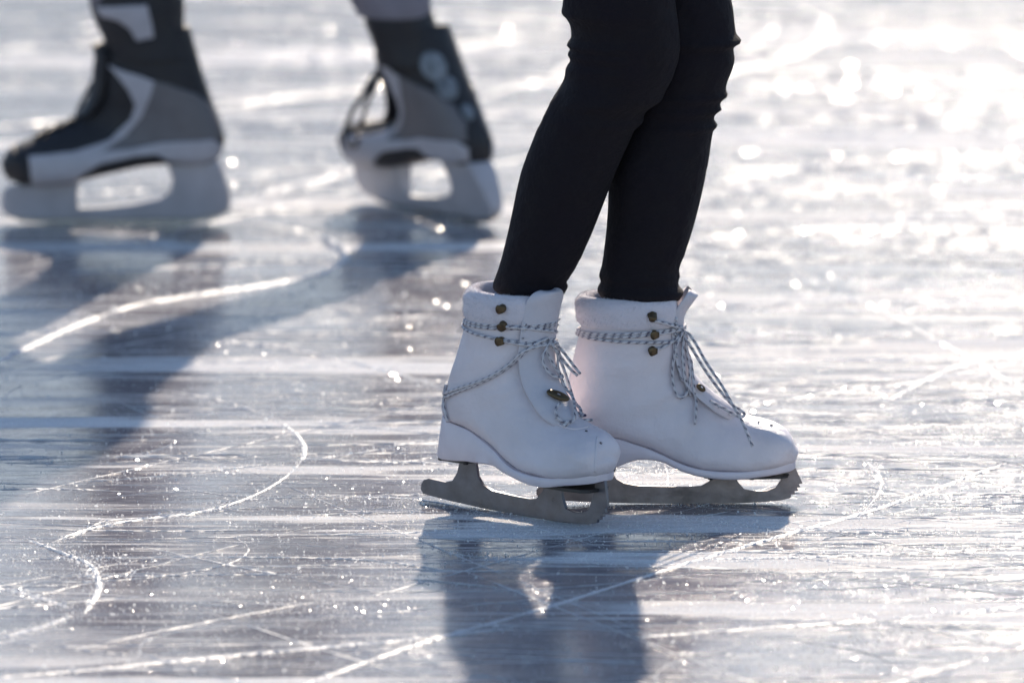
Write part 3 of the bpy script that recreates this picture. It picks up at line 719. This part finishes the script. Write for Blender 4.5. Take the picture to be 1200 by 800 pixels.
# ================================================================== JEANS
def leg_rows(fn, ys): return ys
def leg(V, Fc, rows, y0, y1, hipc, seed, step=3.0):
    """rows: (py, xl, xr) measured outline; continues up to the hip (world point, radius)"""
    seg = 40; rings = []
    ymin, ymax = rows[0][0], rows[-1][0]
    idx = 0; n = int((ymax - ymin) / step)
    for i in range(n + 1):
        py = ymin + (ymax - ymin) * i / n
        k = 0
        while k < len(rows) - 2 and rows[k + 1][0] < py: k += 1
        t = (py - rows[k][0]) / (rows[k + 1][0] - rows[k][0]); g = lambda q: rows[max(0, min(len(rows) - 1, q))]
        t2 = t
        xl = cat(g(k - 1)[1], g(k)[1], g(k + 1)[1], g(k + 2)[1], t2); xr = cat(g(k - 1)[2], g(k)[2], g(k + 1)[2], g(k + 2)[2], t2)
        f = (py - ymin) / (ymax - ymin); yy = y0 + (y1 - y0) * f
        a = at_y(xl, py, yy); b = at_y(xr, py, yy)
        rings.append(((a + b) / 2, (b.x - a.x) / 2))
    top, r0 = rings[0]
    ext = [(top.lerp(hipc[0], q), r0 + (hipc[1] - r0) * q) for q in (1, .8, .6, .45, .3, .2, .1, .05)]
    rings = ext + rings; b0 = len(V)
    for i, (c, r) in enumerate(rings):
        z = c.z
        knee = math.exp(-((z - .50) / .09) ** 2); ank = math.exp(-((z - .27) / .04) ** 2)
        for k in range(seg):
            a = 2 * PI * k / seg; ca, sa = math.cos(a), math.sin(a)
            w_ = noise.noise(Vector((ca * 1.3 + seed, sa * 1.3, (z + .04 * ca) * 26))) * (.0045 * knee + .004 * ank) * abs(sa)
            w_ += noise.noise(Vector((ca * 2 + seed, sa * 2, z * 9))) * .0025 * abs(sa)
            V.append(c + Vector((ca * (r + .3 * w_), sa * (r * .98 + w_), 0)))
    n = len(rings)
    for i in range(n - 1):
        for k in range(seg): k2 = (k + 1) % seg; Fc.append((b0 + i * seg + k, b0 + i * seg + k2, b0 + (i + 1) * seg + k2, b0 + (i + 1) * seg + k))
    # turned-in hem
    last = b0 + (n - 1) * seg; c, r = rings[-1]; b1 = len(V)
    for k in range(seg): V.append(c + (V[last + k] - c) * .93 + Vector((0, 0, .0)))
    for k in range(seg): V.append(c + (V[last + k] - c) * .90 + Vector((0, 0, .03)))
    for k in range(seg): k2 = (k + 1) % seg; Fc.append((last + k, last + k2, b1 + k2, b1 + k)); Fc.append((b1 + k, b1 + k2, b1 + seg + k2, b1 + seg + k))
    Fc.append(tuple(b1 + seg + k for k in range(seg))[::-1]); 
    return rings
near = [(-25, 664, 786), (-8, 661, 790), (8, 659, 792), (16, 658, 793), (21, 663, 794), (30, 668, 795), (44, 669, 796.5), (53, 664, 797), (58, 668, 797), (64, 665, 796), (71, 668, 795), (80, 663, 792), (92, 661, 788), (105, 654, 781), (118, 646, 775), (124, 643, 766), (130, 640, 758), (137, 636.5, 754.5), (143, 634, 753.5), (152, 629, 744),
        (165, 624, 738), (180, 618, 731), (200, 611, 722), (225, 605, 712.5), (250, 600, 703), (275, 594.5, 693), (300, 588.5, 682), (315, 584, 674), (326, 580, 667), (331, 578, 664), (335, 577.5, 666), (339, 578, 664), (343, 584, 662)]
far = [(-25, 742, 850), (-8, 742, 855), (10, 742, 859), (28, 742, 861), (40, 742, 863), (46, 742, 868), (50, 742, 868), (55, 742, 860), (70, 742, 861), (82, 741, 858), (98, 740, 852), (106, 740, 851), (112, 739, 853), (118, 738, 846), (124, 737, 844), (128, 736, 846), (133, 735, 839), (140, 733, 837), (147, 731, 841), (153, 728, 836),
       (170, 722, 833), (185, 717, 831), (200, 714, 828), (225, 713, 823), (250, 712, 817), (275, 710, 810), (300, 707, 802), (312, 705, 797), (318, 703, 796), (324, 702, 797), (330, 704, 795), (335, 701, 796), (341, 700, 801), (346, 703, 800), (351, 706, 796)]
topz = .86
V, Fc = [], []
yL = FF_.o.y + .012; yRr = FR.o.y
hipN = (Vector((.095, -.045, topz)), .085); hipF = (Vector((.135, .06, topz)), .085)
rn = leg(V, Fc, near, -.03, FF_.w(-.07, 0, 0).y, hipN, 1.3); rf = leg(V, Fc, far, .045, FR.w(-.05, 0, 0).y, hipF, 5.1)
# seat and waist
seg = 40; b0 = len(V)
for z, cx, rx, ry in ((.80, .115, .08, .10), (.83, .115, .11, .135), (.88, .11, .12, .155), (.94, .105, .115, .155), (1.0, .10, .10, .14), (1.03, .10, .098, .135)):
    for k in range(seg): a = 2 * PI * k / seg; V.append(Vector((cx + rx * math.cos(a), .008 + ry * math.sin(a), z)))
for i in range(5):
    for k in range(seg): k2 = (k + 1) % seg; Fc.append((b0 + i * seg + k, b0 + i * seg + k2, b0 + (i + 1) * seg + k2, b0 + (i + 1) * seg + k))
Fc.append(tuple(b0 + k for k in range(seg))[::-1])
jeans = link('jeans', V, Fc, M['denim'], skater); fix_normals(jeans)
tubes('hem_stitching', [[c + Vector((math.cos(2 * PI * k / 40) * (r + .0006), math.sin(2 * PI * k / 40) * (r + .0006), .009)) for k in range(40)] for c, r in (rn[-1], rf[-1])], .0007, M['seam'], jeans, 6, True)

# ================================================================== BODIES
def skin_body(name, joints, edges, root, parent, jacket, neckz, headc, face_dir, h=.225):
    me = bpy.data.meshes.new(name); me.from_pydata([j[0] for j in joints], edges, []); o = bpy.data.objects.new(name, me); C.objects.link(o)
    md = o.modifiers.new('skin', 'SKIN'); 
    for i, j in enumerate(joints):
        sv_ = me.skin_vertices[0].data[i]; sv_.radius = j[1] if isinstance(j[1], tuple) else (j[1], j[1]); sv_.use_root = (i == root)
    ss = o.modifiers.new('sub', 'SUBSURF'); ss.levels = 2; ss.render_levels = 2
    dg = bpy.context.evaluated_depsgraph_get(); dg.update(); em = bpy.data.meshes.new_from_object(o.evaluated_get(dg))
    bpy.data.objects.remove(o)
    V = [v.co.copy() for v in em.vertices]; Fc = [tuple(p.vertices) for p in em.polygons]
    # shape the face: nose, brow, chin
    fd = face_dir.normalized(); sdv = Vector((0, 0, 1)).cross(fd)
    for v in V:
        d = v - headc
        if d.length < .16 and d.z > -.14:
            f = d.dot(fd); s_ = d.dot(sdv)
            if f > 0:
                v += fd * (.022 * math.exp(-(s_ / .012) ** 2 - ((d.z + .02) / .022) ** 2) + .008 * math.exp(-(s_ / .03) ** 2 - ((d.z + .085) / .02) ** 2) + .004 * math.exp(-((d.z - .025) / .012) ** 2) - .006 * math.exp(-((abs(s_) - .03) / .014) ** 2 - ((d.z) / .014) ** 2))
    b = link(name, V, Fc, [M['skin'], jacket], parent)
    hands = [joints[i][0] for i in range(len(joints)) if joints[i][2] == 'h']
    for p in b.data.polygons:
        c = sum((V[i] for i in p.vertices), Vector()) / len(p.vertices)
        p.material_index = 0 if (c.z > neckz or any((c - q).length < .10 for q in hands)) else 1
        p.use_smooth = True
    # ears, eyes, mouth, hair
    for s_ in (-1, 1):
        Ve, Fe = [], []; disc(Ve, Fe, headc + fd * .083 + sdv * s_ * .031, fd, .012, .006, 14); link('eye', Ve, Fe, M['eye'], b)
        Ve, Fe = [], []; disc(Ve, Fe, headc + fd * .0885 + sdv * s_ * .031, fd, .006, .002, 12); link('iris', Ve, Fe, M['iris'], b)
        Ve, Fe = [], []; disc(Ve, Fe, headc + sdv * s_ * .074 - Vector((0, 0, .005)), sdv * s_, .028, .012, 14, .6, fd); link('ear', Ve, Fe, M['skin'], b)
    Ve, Fe = [], []
    disc(Ve, Fe, headc + fd * .088 + Vector((0, 0, -.058)), fd, .007, .006, 16, 3.2, sdv); link('mouth', Ve, Fe, M['lips'], b)
    Vh, Fh = [], []; nu, nv = 24, 14
    for i in range(nv + 1):
        ph = PI * .62 * i / nv
        for k in range(nu):
            a = 2 * PI * k / nu; d = fd * math.cos(a) * math.sin(ph) + sdv * math.sin(a) * math.sin(ph) + Vector((0, 0, math.cos(ph)))
            front = max(0, d.dot(fd)); lim = 1 - .35 * max(0, front - .2) * (i / nv)
            Vh.append(headc - fd * .008 + Vector((0, 0, .03)) + Vector((fd * d.dot(fd) * .104 + sdv * d.dot(sdv) * .088)) * lim + Vector((0, 0, max(d.z, -.25 + front * .75) * .115)) + d * .004 * noise.noise(d * 6))
    for i in range(nv):
        for k in range(nu): k2 = (k + 1) % nu; Fh.append((i * nu + k, i * nu + k2, (i + 1) * nu + k2, (i + 1) * nu + k))
    link('hair', Vh, Fh, M['hair'], b)
    return b
def body_for(name, parent, hip, fd, ankles, knees, hips, jacket, lean, Ht):
    fd = fd.normalized(); sd2 = Vector((0, 0, 1)).cross(fd); J = []; E = []
    def add(p, r, par=None, tag='') :
        J.append((p, r, tag)); 
        if par is not None: E.append((par, len(J) - 1))
        return len(J) - 1
    z = Vector((0, 0, 1)); s = Ht / 1.7
    pel = add(hip, (.11 * s, .12 * s)); wa = add(hip + z * .16 * s + fd * lean * .3, (.10 * s, .12 * s), pel); ch = add(hip + z * .36 * s + fd * lean, (.11 * s, .15 * s), wa)
    nk = add(hip + z * .52 * s + fd * lean * 1.35, .05 * s, ch); n2 = add(hip + z * .58 * s + fd * lean * 1.5, .048 * s, nk)
    hc = hip + z * .69 * s + fd * (lean * 1.6 + .02)
    h1 = add(hc - z * .045, (.07, .065), n2); h2 = add(hc + z * .05, (.085, .075), h1)
    fingers = []
    for sg in (-1, 1):
        sh = add(hip + z * .47 * s + fd * lean * 1.2 + sd2 * sg * .17 * s, .055 * s, ch)
        el = add(hip + z * .22 * s + fd * (lean * 1.0 - .03 + .05 * sg) + sd2 * sg * .25 * s, .042 * s, sh)
        wr = add(hip + z * .03 * s + fd * (lean + .10 + .05 * sg) + sd2 * sg * .29 * s, .027 * s, el)
        pm = add(J[wr][0] + fd * .02 - z * .075, (.018, .036), wr, 'h')
        fingers.append((J[pm][0], sg, pm))
    for a, k, hp in zip(ankles, knees, hips):
        h_ = add(hp, .07 * s, pel); k_ = add(k, .034, h_); c_ = add(k.lerp(a, .45), .028, k_); add(a, .022, c_)
    for base, sg, pm in fingers:
        dn = Vector((0, 0, -1))
        for q, (o_, L_) in enumerate(((-.027, .066), (-.009, .076), (.009, .071), (.026, .056))):
            r0 = base + dn * .030 + fd * o_; a1 = add(r0, .0095, pm, 'h'); a2 = add(r0 + dn * L_ * .5 + sd2 * -sg * .004, .0085, a1, 'h'); a3 = add(r0 + dn * L_ * .8 + sd2 * -sg * .016, .0078, a2, 'h'); add(r0 + dn * L_ + sd2 * -sg * .028, .0070, a3, 'h')
        t1 = add(base + fd * .035 + z * .018, .011, pm, 'h'); t2 = add(base + fd * .058 - z * .012, .0095, t1, 'h'); add(base + fd * .066 - z * .038, .0085, t2, 'h')
    return skin_body(name, J, E, 0, parent, jacket, hip.z + .53 * s, hc, fd)
rnf, rff = rn[-12][0], rf[-12][0]
def mid(rings, z): return min(rings, key=lambda q: abs(q[0].z - z))[0]
body_for('body', skater, Vector((.11, .008, .93)), Vector((1, 0, 0)), [rn[-6][0] - Vector((0, 0, .03)), rf[-6][0] - Vector((0, 0, .03))], [mid(rn, .50), mid(rf, .50)], [hipN[0], hipF[0]], M['jacket_dark'], .05, 1.62)

# ================================================================== HOCKEY SKATES
HA = Frame(140, 262, 0, -1); 
HB = Frame(510, 252, -53, -1, lean=-.2)
def hl(px, py): return px_local(HA, px, py)
hraw = [
 ((122, 42), (222, 30), .092, 2.2, 2.0, 0, 0),
 ((118, 66), (230, 58), .094, 2.2, 2.0, 0, 0),
 ((115, 88), (238, 86), .094, 2.2, 2.1, 0, 0),
 ((113, 105), (248, 115), .090, 2.2, 2.2, 0, 0),
 ((107, 118), (258, 142), .082, 2.1, 2.4, .04, 0),
 ((98, 128), (263, 168), .078, 2.1, 2.6, .06, 0),
 ((88, 136), (250, 189), .078, 2.1, 2.8, .08, 0),
 ((76, 143), (215, 190), .082, 2.1, 3.0, .10, 0),
 ((62, 150), (172, 193), .088, 2.2, 3.0, .12, 0),
 ((48, 157), (132, 201), .096, 2.3, 3.2, .12, 0),
 ((34, 163), (95, 209), .098, 2.4, 3.3, .10, 0),
 ((20, 169), (60, 213), .094, 2.4, 3.2, .08, 0),
 ((10, 177), (34, 214), .080, 2.4, 3.0, .05, 0),
 ((4, 188), (14, 210), .052, 2.2, 2.6, .0, 0),
]
hs = []
for P_, Q_, wd, a, b_, lo, yo in hraw:
    p, q = hl(*P_), hl(*Q_); hs.append((p[0], p[1], q[0], q[1], wd, a, b_, lo, yo))
HBOOT = Loft(hs, 7, 40)
def reshaped(newP):
    out = [list(h) for h in hs]
    for i, p in newP.items(): out[i][0], out[i][1] = hl(*p)
    return Loft([tuple(o) for o in out], 7, 40)
HBOOT2 = reshaped({2: (119, 88), 3: (122, 108), 4: (124, 127), 5: (117, 143), 6: (104, 152), 7: (88, 157), 8: (70, 161), 9: (52, 165)})
from mathutils.geometry import tessellate_polygon
def side_panel(name, fr, bvh, poly_px, off, m, parent, sides=(1, -1), thick=.0016, refine=.006):
    """thin panel stitched onto the boot: an outline in the side view, wrapped on the surface on both sides"""
    P2 = [hl(*p) for p in poly_px]; bm = bmesh.new()
    vs = [bm.verts.new((x, 0, z)) for x, z in P2]; f = bm.faces.new(vs); f.normal_update(); bmesh.ops.triangulate(bm, faces=[f])
    for _ in range(5):
        es = [e for e in bm.edges if e.calc_length() > refine]
        if not es: break
        bmesh.ops.subdivide_edges(bm, edges=es, cuts=1); bmesh.ops.triangulate(bm, faces=bm.faces[:])
    bm.verts.index_update(); pts = [v.co.copy() for v in bm.verts]; fs = [tuple(v.index for v in f.verts) for f in bm.faces]; bm.free()
    for s_ in sides:
        V = []; ok = []
        for p in pts:
            o_ = fr.w(p.x, .3 * s_, p.z); r = bvh.ray_cast(o_, -fr.s * s_)
            if r[0] is None:
                # slide towards the boot's middle until the surface is met
                cx, cz = hl(140, 150); q = p.copy()
                for _ in range(12):
                    q.x += (cx - q.x) * .04; q.z += (cz - q.z) * .04
                    r = bvh.ray_cast(fr.w(q.x, .3 * s_, q.z), -fr.s * s_)
                    if r[0] is not None: break
            if r[0] is None: V.append(fr.w(p.x, 0, p.z)); ok.append(False); continue
            n = r[1]; n = -n if n.dot(fr.s * s_) < 0 else n
            V.append(r[0] + n * off); ok.append(True)
        o = link(name, V, [f for f in fs if all(ok[i] for i in f)], m, parent); md = o.modifiers.new('s', 'SOLIDIFY'); md.thickness = thick; md.offset = 0
holder_px = [(12, 216), (4, 222), (1, 235), (2, 246), (10, 253), (40, 257), (120, 258), (230, 256), (262, 250), (270, 240), (270, 228), (262, 200), (256, 186), (196, 189), (199, 198), (203, 210), (200, 222), (188, 232), (160, 238), (125, 242), (92, 243), (91, 228), (93, 209), (60, 214)]
steel_px = [(2, 244), (8, 254), (26, 261), (60, 263), (220, 263), (250, 259), (270, 249), (270, 244)]
def hockey_skate(fr, person, lab, HBOOT, tpts):
    V, Fc = HBOOT.build(fr); boot = link('ice_skate', V, Fc, M['black'], person); fix_normals(boot); boot['label'] = lab
    bv = bvh_of(boot)
    side_panel('quarter_panel', fr, bv, [(178, 88), (200, 94), (230, 106), (246, 120), (256, 140), (259, 160), (240, 164), (200, 162), (165, 166), (130, 176), (125, 168), (155, 150), (168, 125), (175, 105)], .0012, M['grey_mid'], boot)
    side_panel('side_stripe', fr, bv, [(128, 72), (145, 78), (168, 84), (182, 90), (178, 108), (168, 132), (150, 154), (122, 172), (152, 170), (190, 162), (250, 160), (259, 168), (255, 182), (236, 187), (200, 184), (185, 176), (160, 178), (120, 186), (95, 200), (88, 210), (40, 212), (36, 178), (90, 172), (130, 160), (155, 135), (160, 118), (152, 100), (140, 85)], .0022, M['grey_light'], boot)
    # toe cap
    V, Fc = HBOOT.build(fr, 11.3, 13, .002); tcp = link('toe_cap', V, Fc, M['black'], boot); fix_normals(tcp)
    ho = flat_piece('blade_holder', fr, [hl(*p) for p in holder_px], .022, M['holder'], boot, .003, 0, lambda z: .010 + max(0, min(1, z / .075)) * .030)
    zs_ = [hl(*p) for p in steel_px]; zm = min(z for x, z in zs_)
    flat_piece('blade', fr, [(x, z - zm + .0003) for x, z in zs_], .0034, M['edge'], boot, .0003)
    # tongue
    path = [hl(*p) for p in tpts]; path = smooth_path([(x, 0, z) for x, z in path], 5)
    V, Fc = [], []; n = len(path); m_ = 9
    for lay in (0, 1):
        for i, p in enumerate(path):
            for j in range(m_):
                q = -1 + 2 * j / (m_ - 1); V.append(fr.w(p.x + .008 - lay * .009 - q * q * .012, q * .034 * (1 if i < n - 4 else .8), p.z))
    N = n * m_
    for i in range(n - 1):
        for j in range(m_ - 1):
            a = i * m_ + j; Fc.append((a, a + 1, a + m_ + 1, a + m_)); Fc.append((N + a, N + a + m_, N + a + m_ + 1, N + a + 1))
        for j in (0, m_ - 1): Fc.append((i * m_ + j, (i + 1) * m_ + j, N + (i + 1) * m_ + j, N + i * m_ + j))
    for i in (0, n - 1):
        for j in range(m_ - 1): Fc.append((i * m_ + j, i * m_ + j + 1, N + i * m_ + j + 1, N + i * m_ + j))
    tg = link('tongue', V, Fc, M['black'], boot); fix_normals(tg)
    ps = []
    for sg in (1, -1):
        pts = [HBOOT.S(u, sg * (-1) ** k * .45, .006) for k, u in enumerate((1.2, 2, 2.8, 3.6, 4.6, 5.6, 6.6, 7.6, 8.6, 9.4))]; ps.append(smooth_path([fr.w(*p) for p in pts], 5))
    return boot, ps
player = thing('person', 'hockey skater in grey trousers striding in black and grey hockey skates, farther back', 'person', ground(330, 258))
bootA, lacA = hockey_skate(HA, player, 'black and grey hockey skate seen side on, leftmost in the photo', HBOOT, ((95, 133), (108, 116), (114, 98), (116, 78), (117, 62), (113, 52)))
bootB, lacB = hockey_skate(HB, player, 'black and grey hockey skate turned away, its loose laces hanging free', HBOOT2, ((108, 150), (120, 138), (124, 120), (122, 98), (119, 76), (116, 60)))
lo = [smooth_path([HA.w(*(Vector((x, y, z)))) for x, y, z in [(*[hl(118, 92)[0]], -.02, hl(118, 92)[1]), (hl(108, 100)[0], -.03, hl(108, 100)[1]), (hl(95, 122)[0], -.03, hl(95, 122)[1]), (hl(88, 140)[0], -.02, hl(88, 140)[1])]], 6)]
tubes('lace', lacA + lo, .0028, M['black'], bootA, 8)
dB = HB.w(.05, 0, 0).y
dang = [smooth_path([at_y(x, y, dB - .03) for x, y in ((446, 78), (436, 92), (424, 112), (412, 132), (405, 150), (407, 168), (416, 172), (420, 160))], 5),
        smooth_path([at_y(x, y, dB - .05) for x, y in ((446, 82), (440, 100), (430, 122), (424, 142), (414, 152), (408, 148), (414, 130), (430, 108), (444, 92))], 5)]
tubes('lace', lacB, .0028, M['black'], bootB, 8)
o = tubes('loose_lace', dang, .0030, M['black'], bootB, 8)
# silver round badges on the back of the turned-away skate's cuff, smaller print on the other
def badge(boot, pts):
    bv = bvh_of(boot); 
    for px, py, r in pts:
        h = hit(bv, px, py, .0008)
        if h:
            V, Fc = [], []; disc(V, Fc, h[0], h[1], r, .0012, 20, .8, Vector((1, 0, .6))); link('badge', V, Fc, M['silver'], boot)
badge(bootB, [(508, 78, .022), (524, 103, .018), (548, 132, .012)])

# trousers of the hockey skater
def simple_leg(V, Fc, pts, seed, seg=32):
    rows = [(p.x, p.y, p.z, a, b) for p, a, b in pts]; n = (len(rows) - 1) * 8; b0 = len(V)
    for i in range(n + 1):
        x, y, z, a, b = interp(rows, i / 8)
        for k in range(seg):
            t = 2 * PI * k / seg; w_ = noise.noise(Vector((math.cos(t) + seed, math.sin(t), z * 14))) * .006
            V.append(Vector((x + math.cos(t) * (a + w_), y + math.sin(t) * (b + w_), z)))
    for i in range(n):
        for k in range(seg): k2 = (k + 1) % seg; Fc.append((b0 + i * seg + k, b0 + i * seg + k2, b0 + (i + 1) * seg + k2, b0 + (i + 1) * seg + k))
    Fc.append(tuple(b0 + n * seg + k for k in range(seg)))
yA = HA.o.y; yB = HB.w(-.06, 0, 0).y; S = 1 / 862
V, Fc = [], []; hA = Vector((-.38, yA - .02, .84)); hB = Vector((-.36, yA + .13, .84)); kA = at_y(92, -210, yA); kB = at_y(318, -215, yB)
simple_leg(V, Fc, [(hA, .10, .10), (hA.lerp(kA, .5), .09, .09), (kA, .075, .075), (at_y(118, -140, yA), .07, .07), (at_y(138, -70, yA), .066, .066), (at_y(150, -22, yA), .062, .062), (at_y(158, -2, yA), .060, .060), (at_y(160, 8, yA), .058, .058)], 2)
simple_leg(V, Fc, [(hB, .10, .10), (hB.lerp(kB, .5), .09, .09), (kB, .075, .075), (at_y(365, -150, yB), .07, .07), (at_y(415, -80, yB), .066, .066), (at_y(447, -28, yB), .060, .060), (at_y(458, 2, yB), .054, .054), (at_y(462, 18, yB), .050, .050)], 4)
b0 = len(V); seg = 32
for z, rx, ry in ((.80, .08, .10), (.84, .12, .15), (.90, .13, .17), (.97, .12, .165), (1.03, .11, .15)):
    for k in range(seg): a = 2 * PI * k / seg; V.append(Vector((-.37 + rx * math.cos(a), yA + .055 + ry * math.sin(a), z)))
for i in range(4):
    for k in range(seg): k2 = (k + 1) % seg; Fc.append((b0 + i * seg + k, b0 + i * seg + k2, b0 + (i + 1) * seg + k2, b0 + (i + 1) * seg + k))
tr = link('trousers', V, Fc, M['greypants'], player); fix_normals(tr)
# black padded cuffs between trousers and skates, the left one printed
def cuff(pts, printed):
    V, Fc = [], []; simple_leg(V, Fc, pts, 3); o = link('ankle_cuff', V, Fc, M['black'], player); fix_normals(o); return o
cA = cuff([(at_y(158, -12, yA), .064, .064), (at_y(160, 5, yA), .064, .064), (at_y(164, 25, yA), .061, .062), (at_y(170, 46, yA), .058, .060), (at_y(176, 66, yA), .056, .058)], True)
cB = cuff([(at_y(467, 14, yB), .046, .05), (at_y(470, 30, yB), .049, .05), (at_y(474, 48, yB), .046, .048), (at_y(482, 75, yB), .046, .046)], False)
bc = bvh_of(cA)
def patch(bvh, poly, m, parent, off=.0012):
    bm = bmesh.new(); vs = [bm.verts.new((x, y, 0)) for x, y in poly]; f = bm.faces.new(vs); f.normal_update(); bmesh.ops.triangulate(bm, faces=[f])
    for _ in range(5):
        es = [e for e in bm.edges if e.calc_length() > 6]
        if not es: break
        bmesh.ops.subdivide_edges(bm, edges=es, cuts=1); bmesh.ops.triangulate(bm, faces=bm.faces[:])
    bm.verts.index_update(); V = []; ok = []
    for v in bm.verts:
        h = hit(bvh, v.co.x, v.co.y, off); ok.append(h is not None); V.append(h[0] if h else Vector((0, 0, 0)))
    fs = [tuple(v.index for v in f.verts) for f in bm.faces]; bm.free()
    o = link('printed_panel', V, [f for f in fs if all(ok[i] for i in f)], m, parent); md = o.modifiers.new('s', 'SOLIDIFY'); md.thickness = .001; return o
patch(bc, [(112, 8), (128, 8), (172, 6), (178, 30), (180, 44), (160, 48), (152, 34), (138, 24), (120, 20)], M['grey_light'], cA)
body_for('body', player, Vector((-.37, yA + .055, .91)), Vector((-1, 0, 0)), [at_y(170, 60, yA), at_y(474, 60, yB)], [kA, kB], [hA, hB], M['jacket_grey'], .10, 1.75)
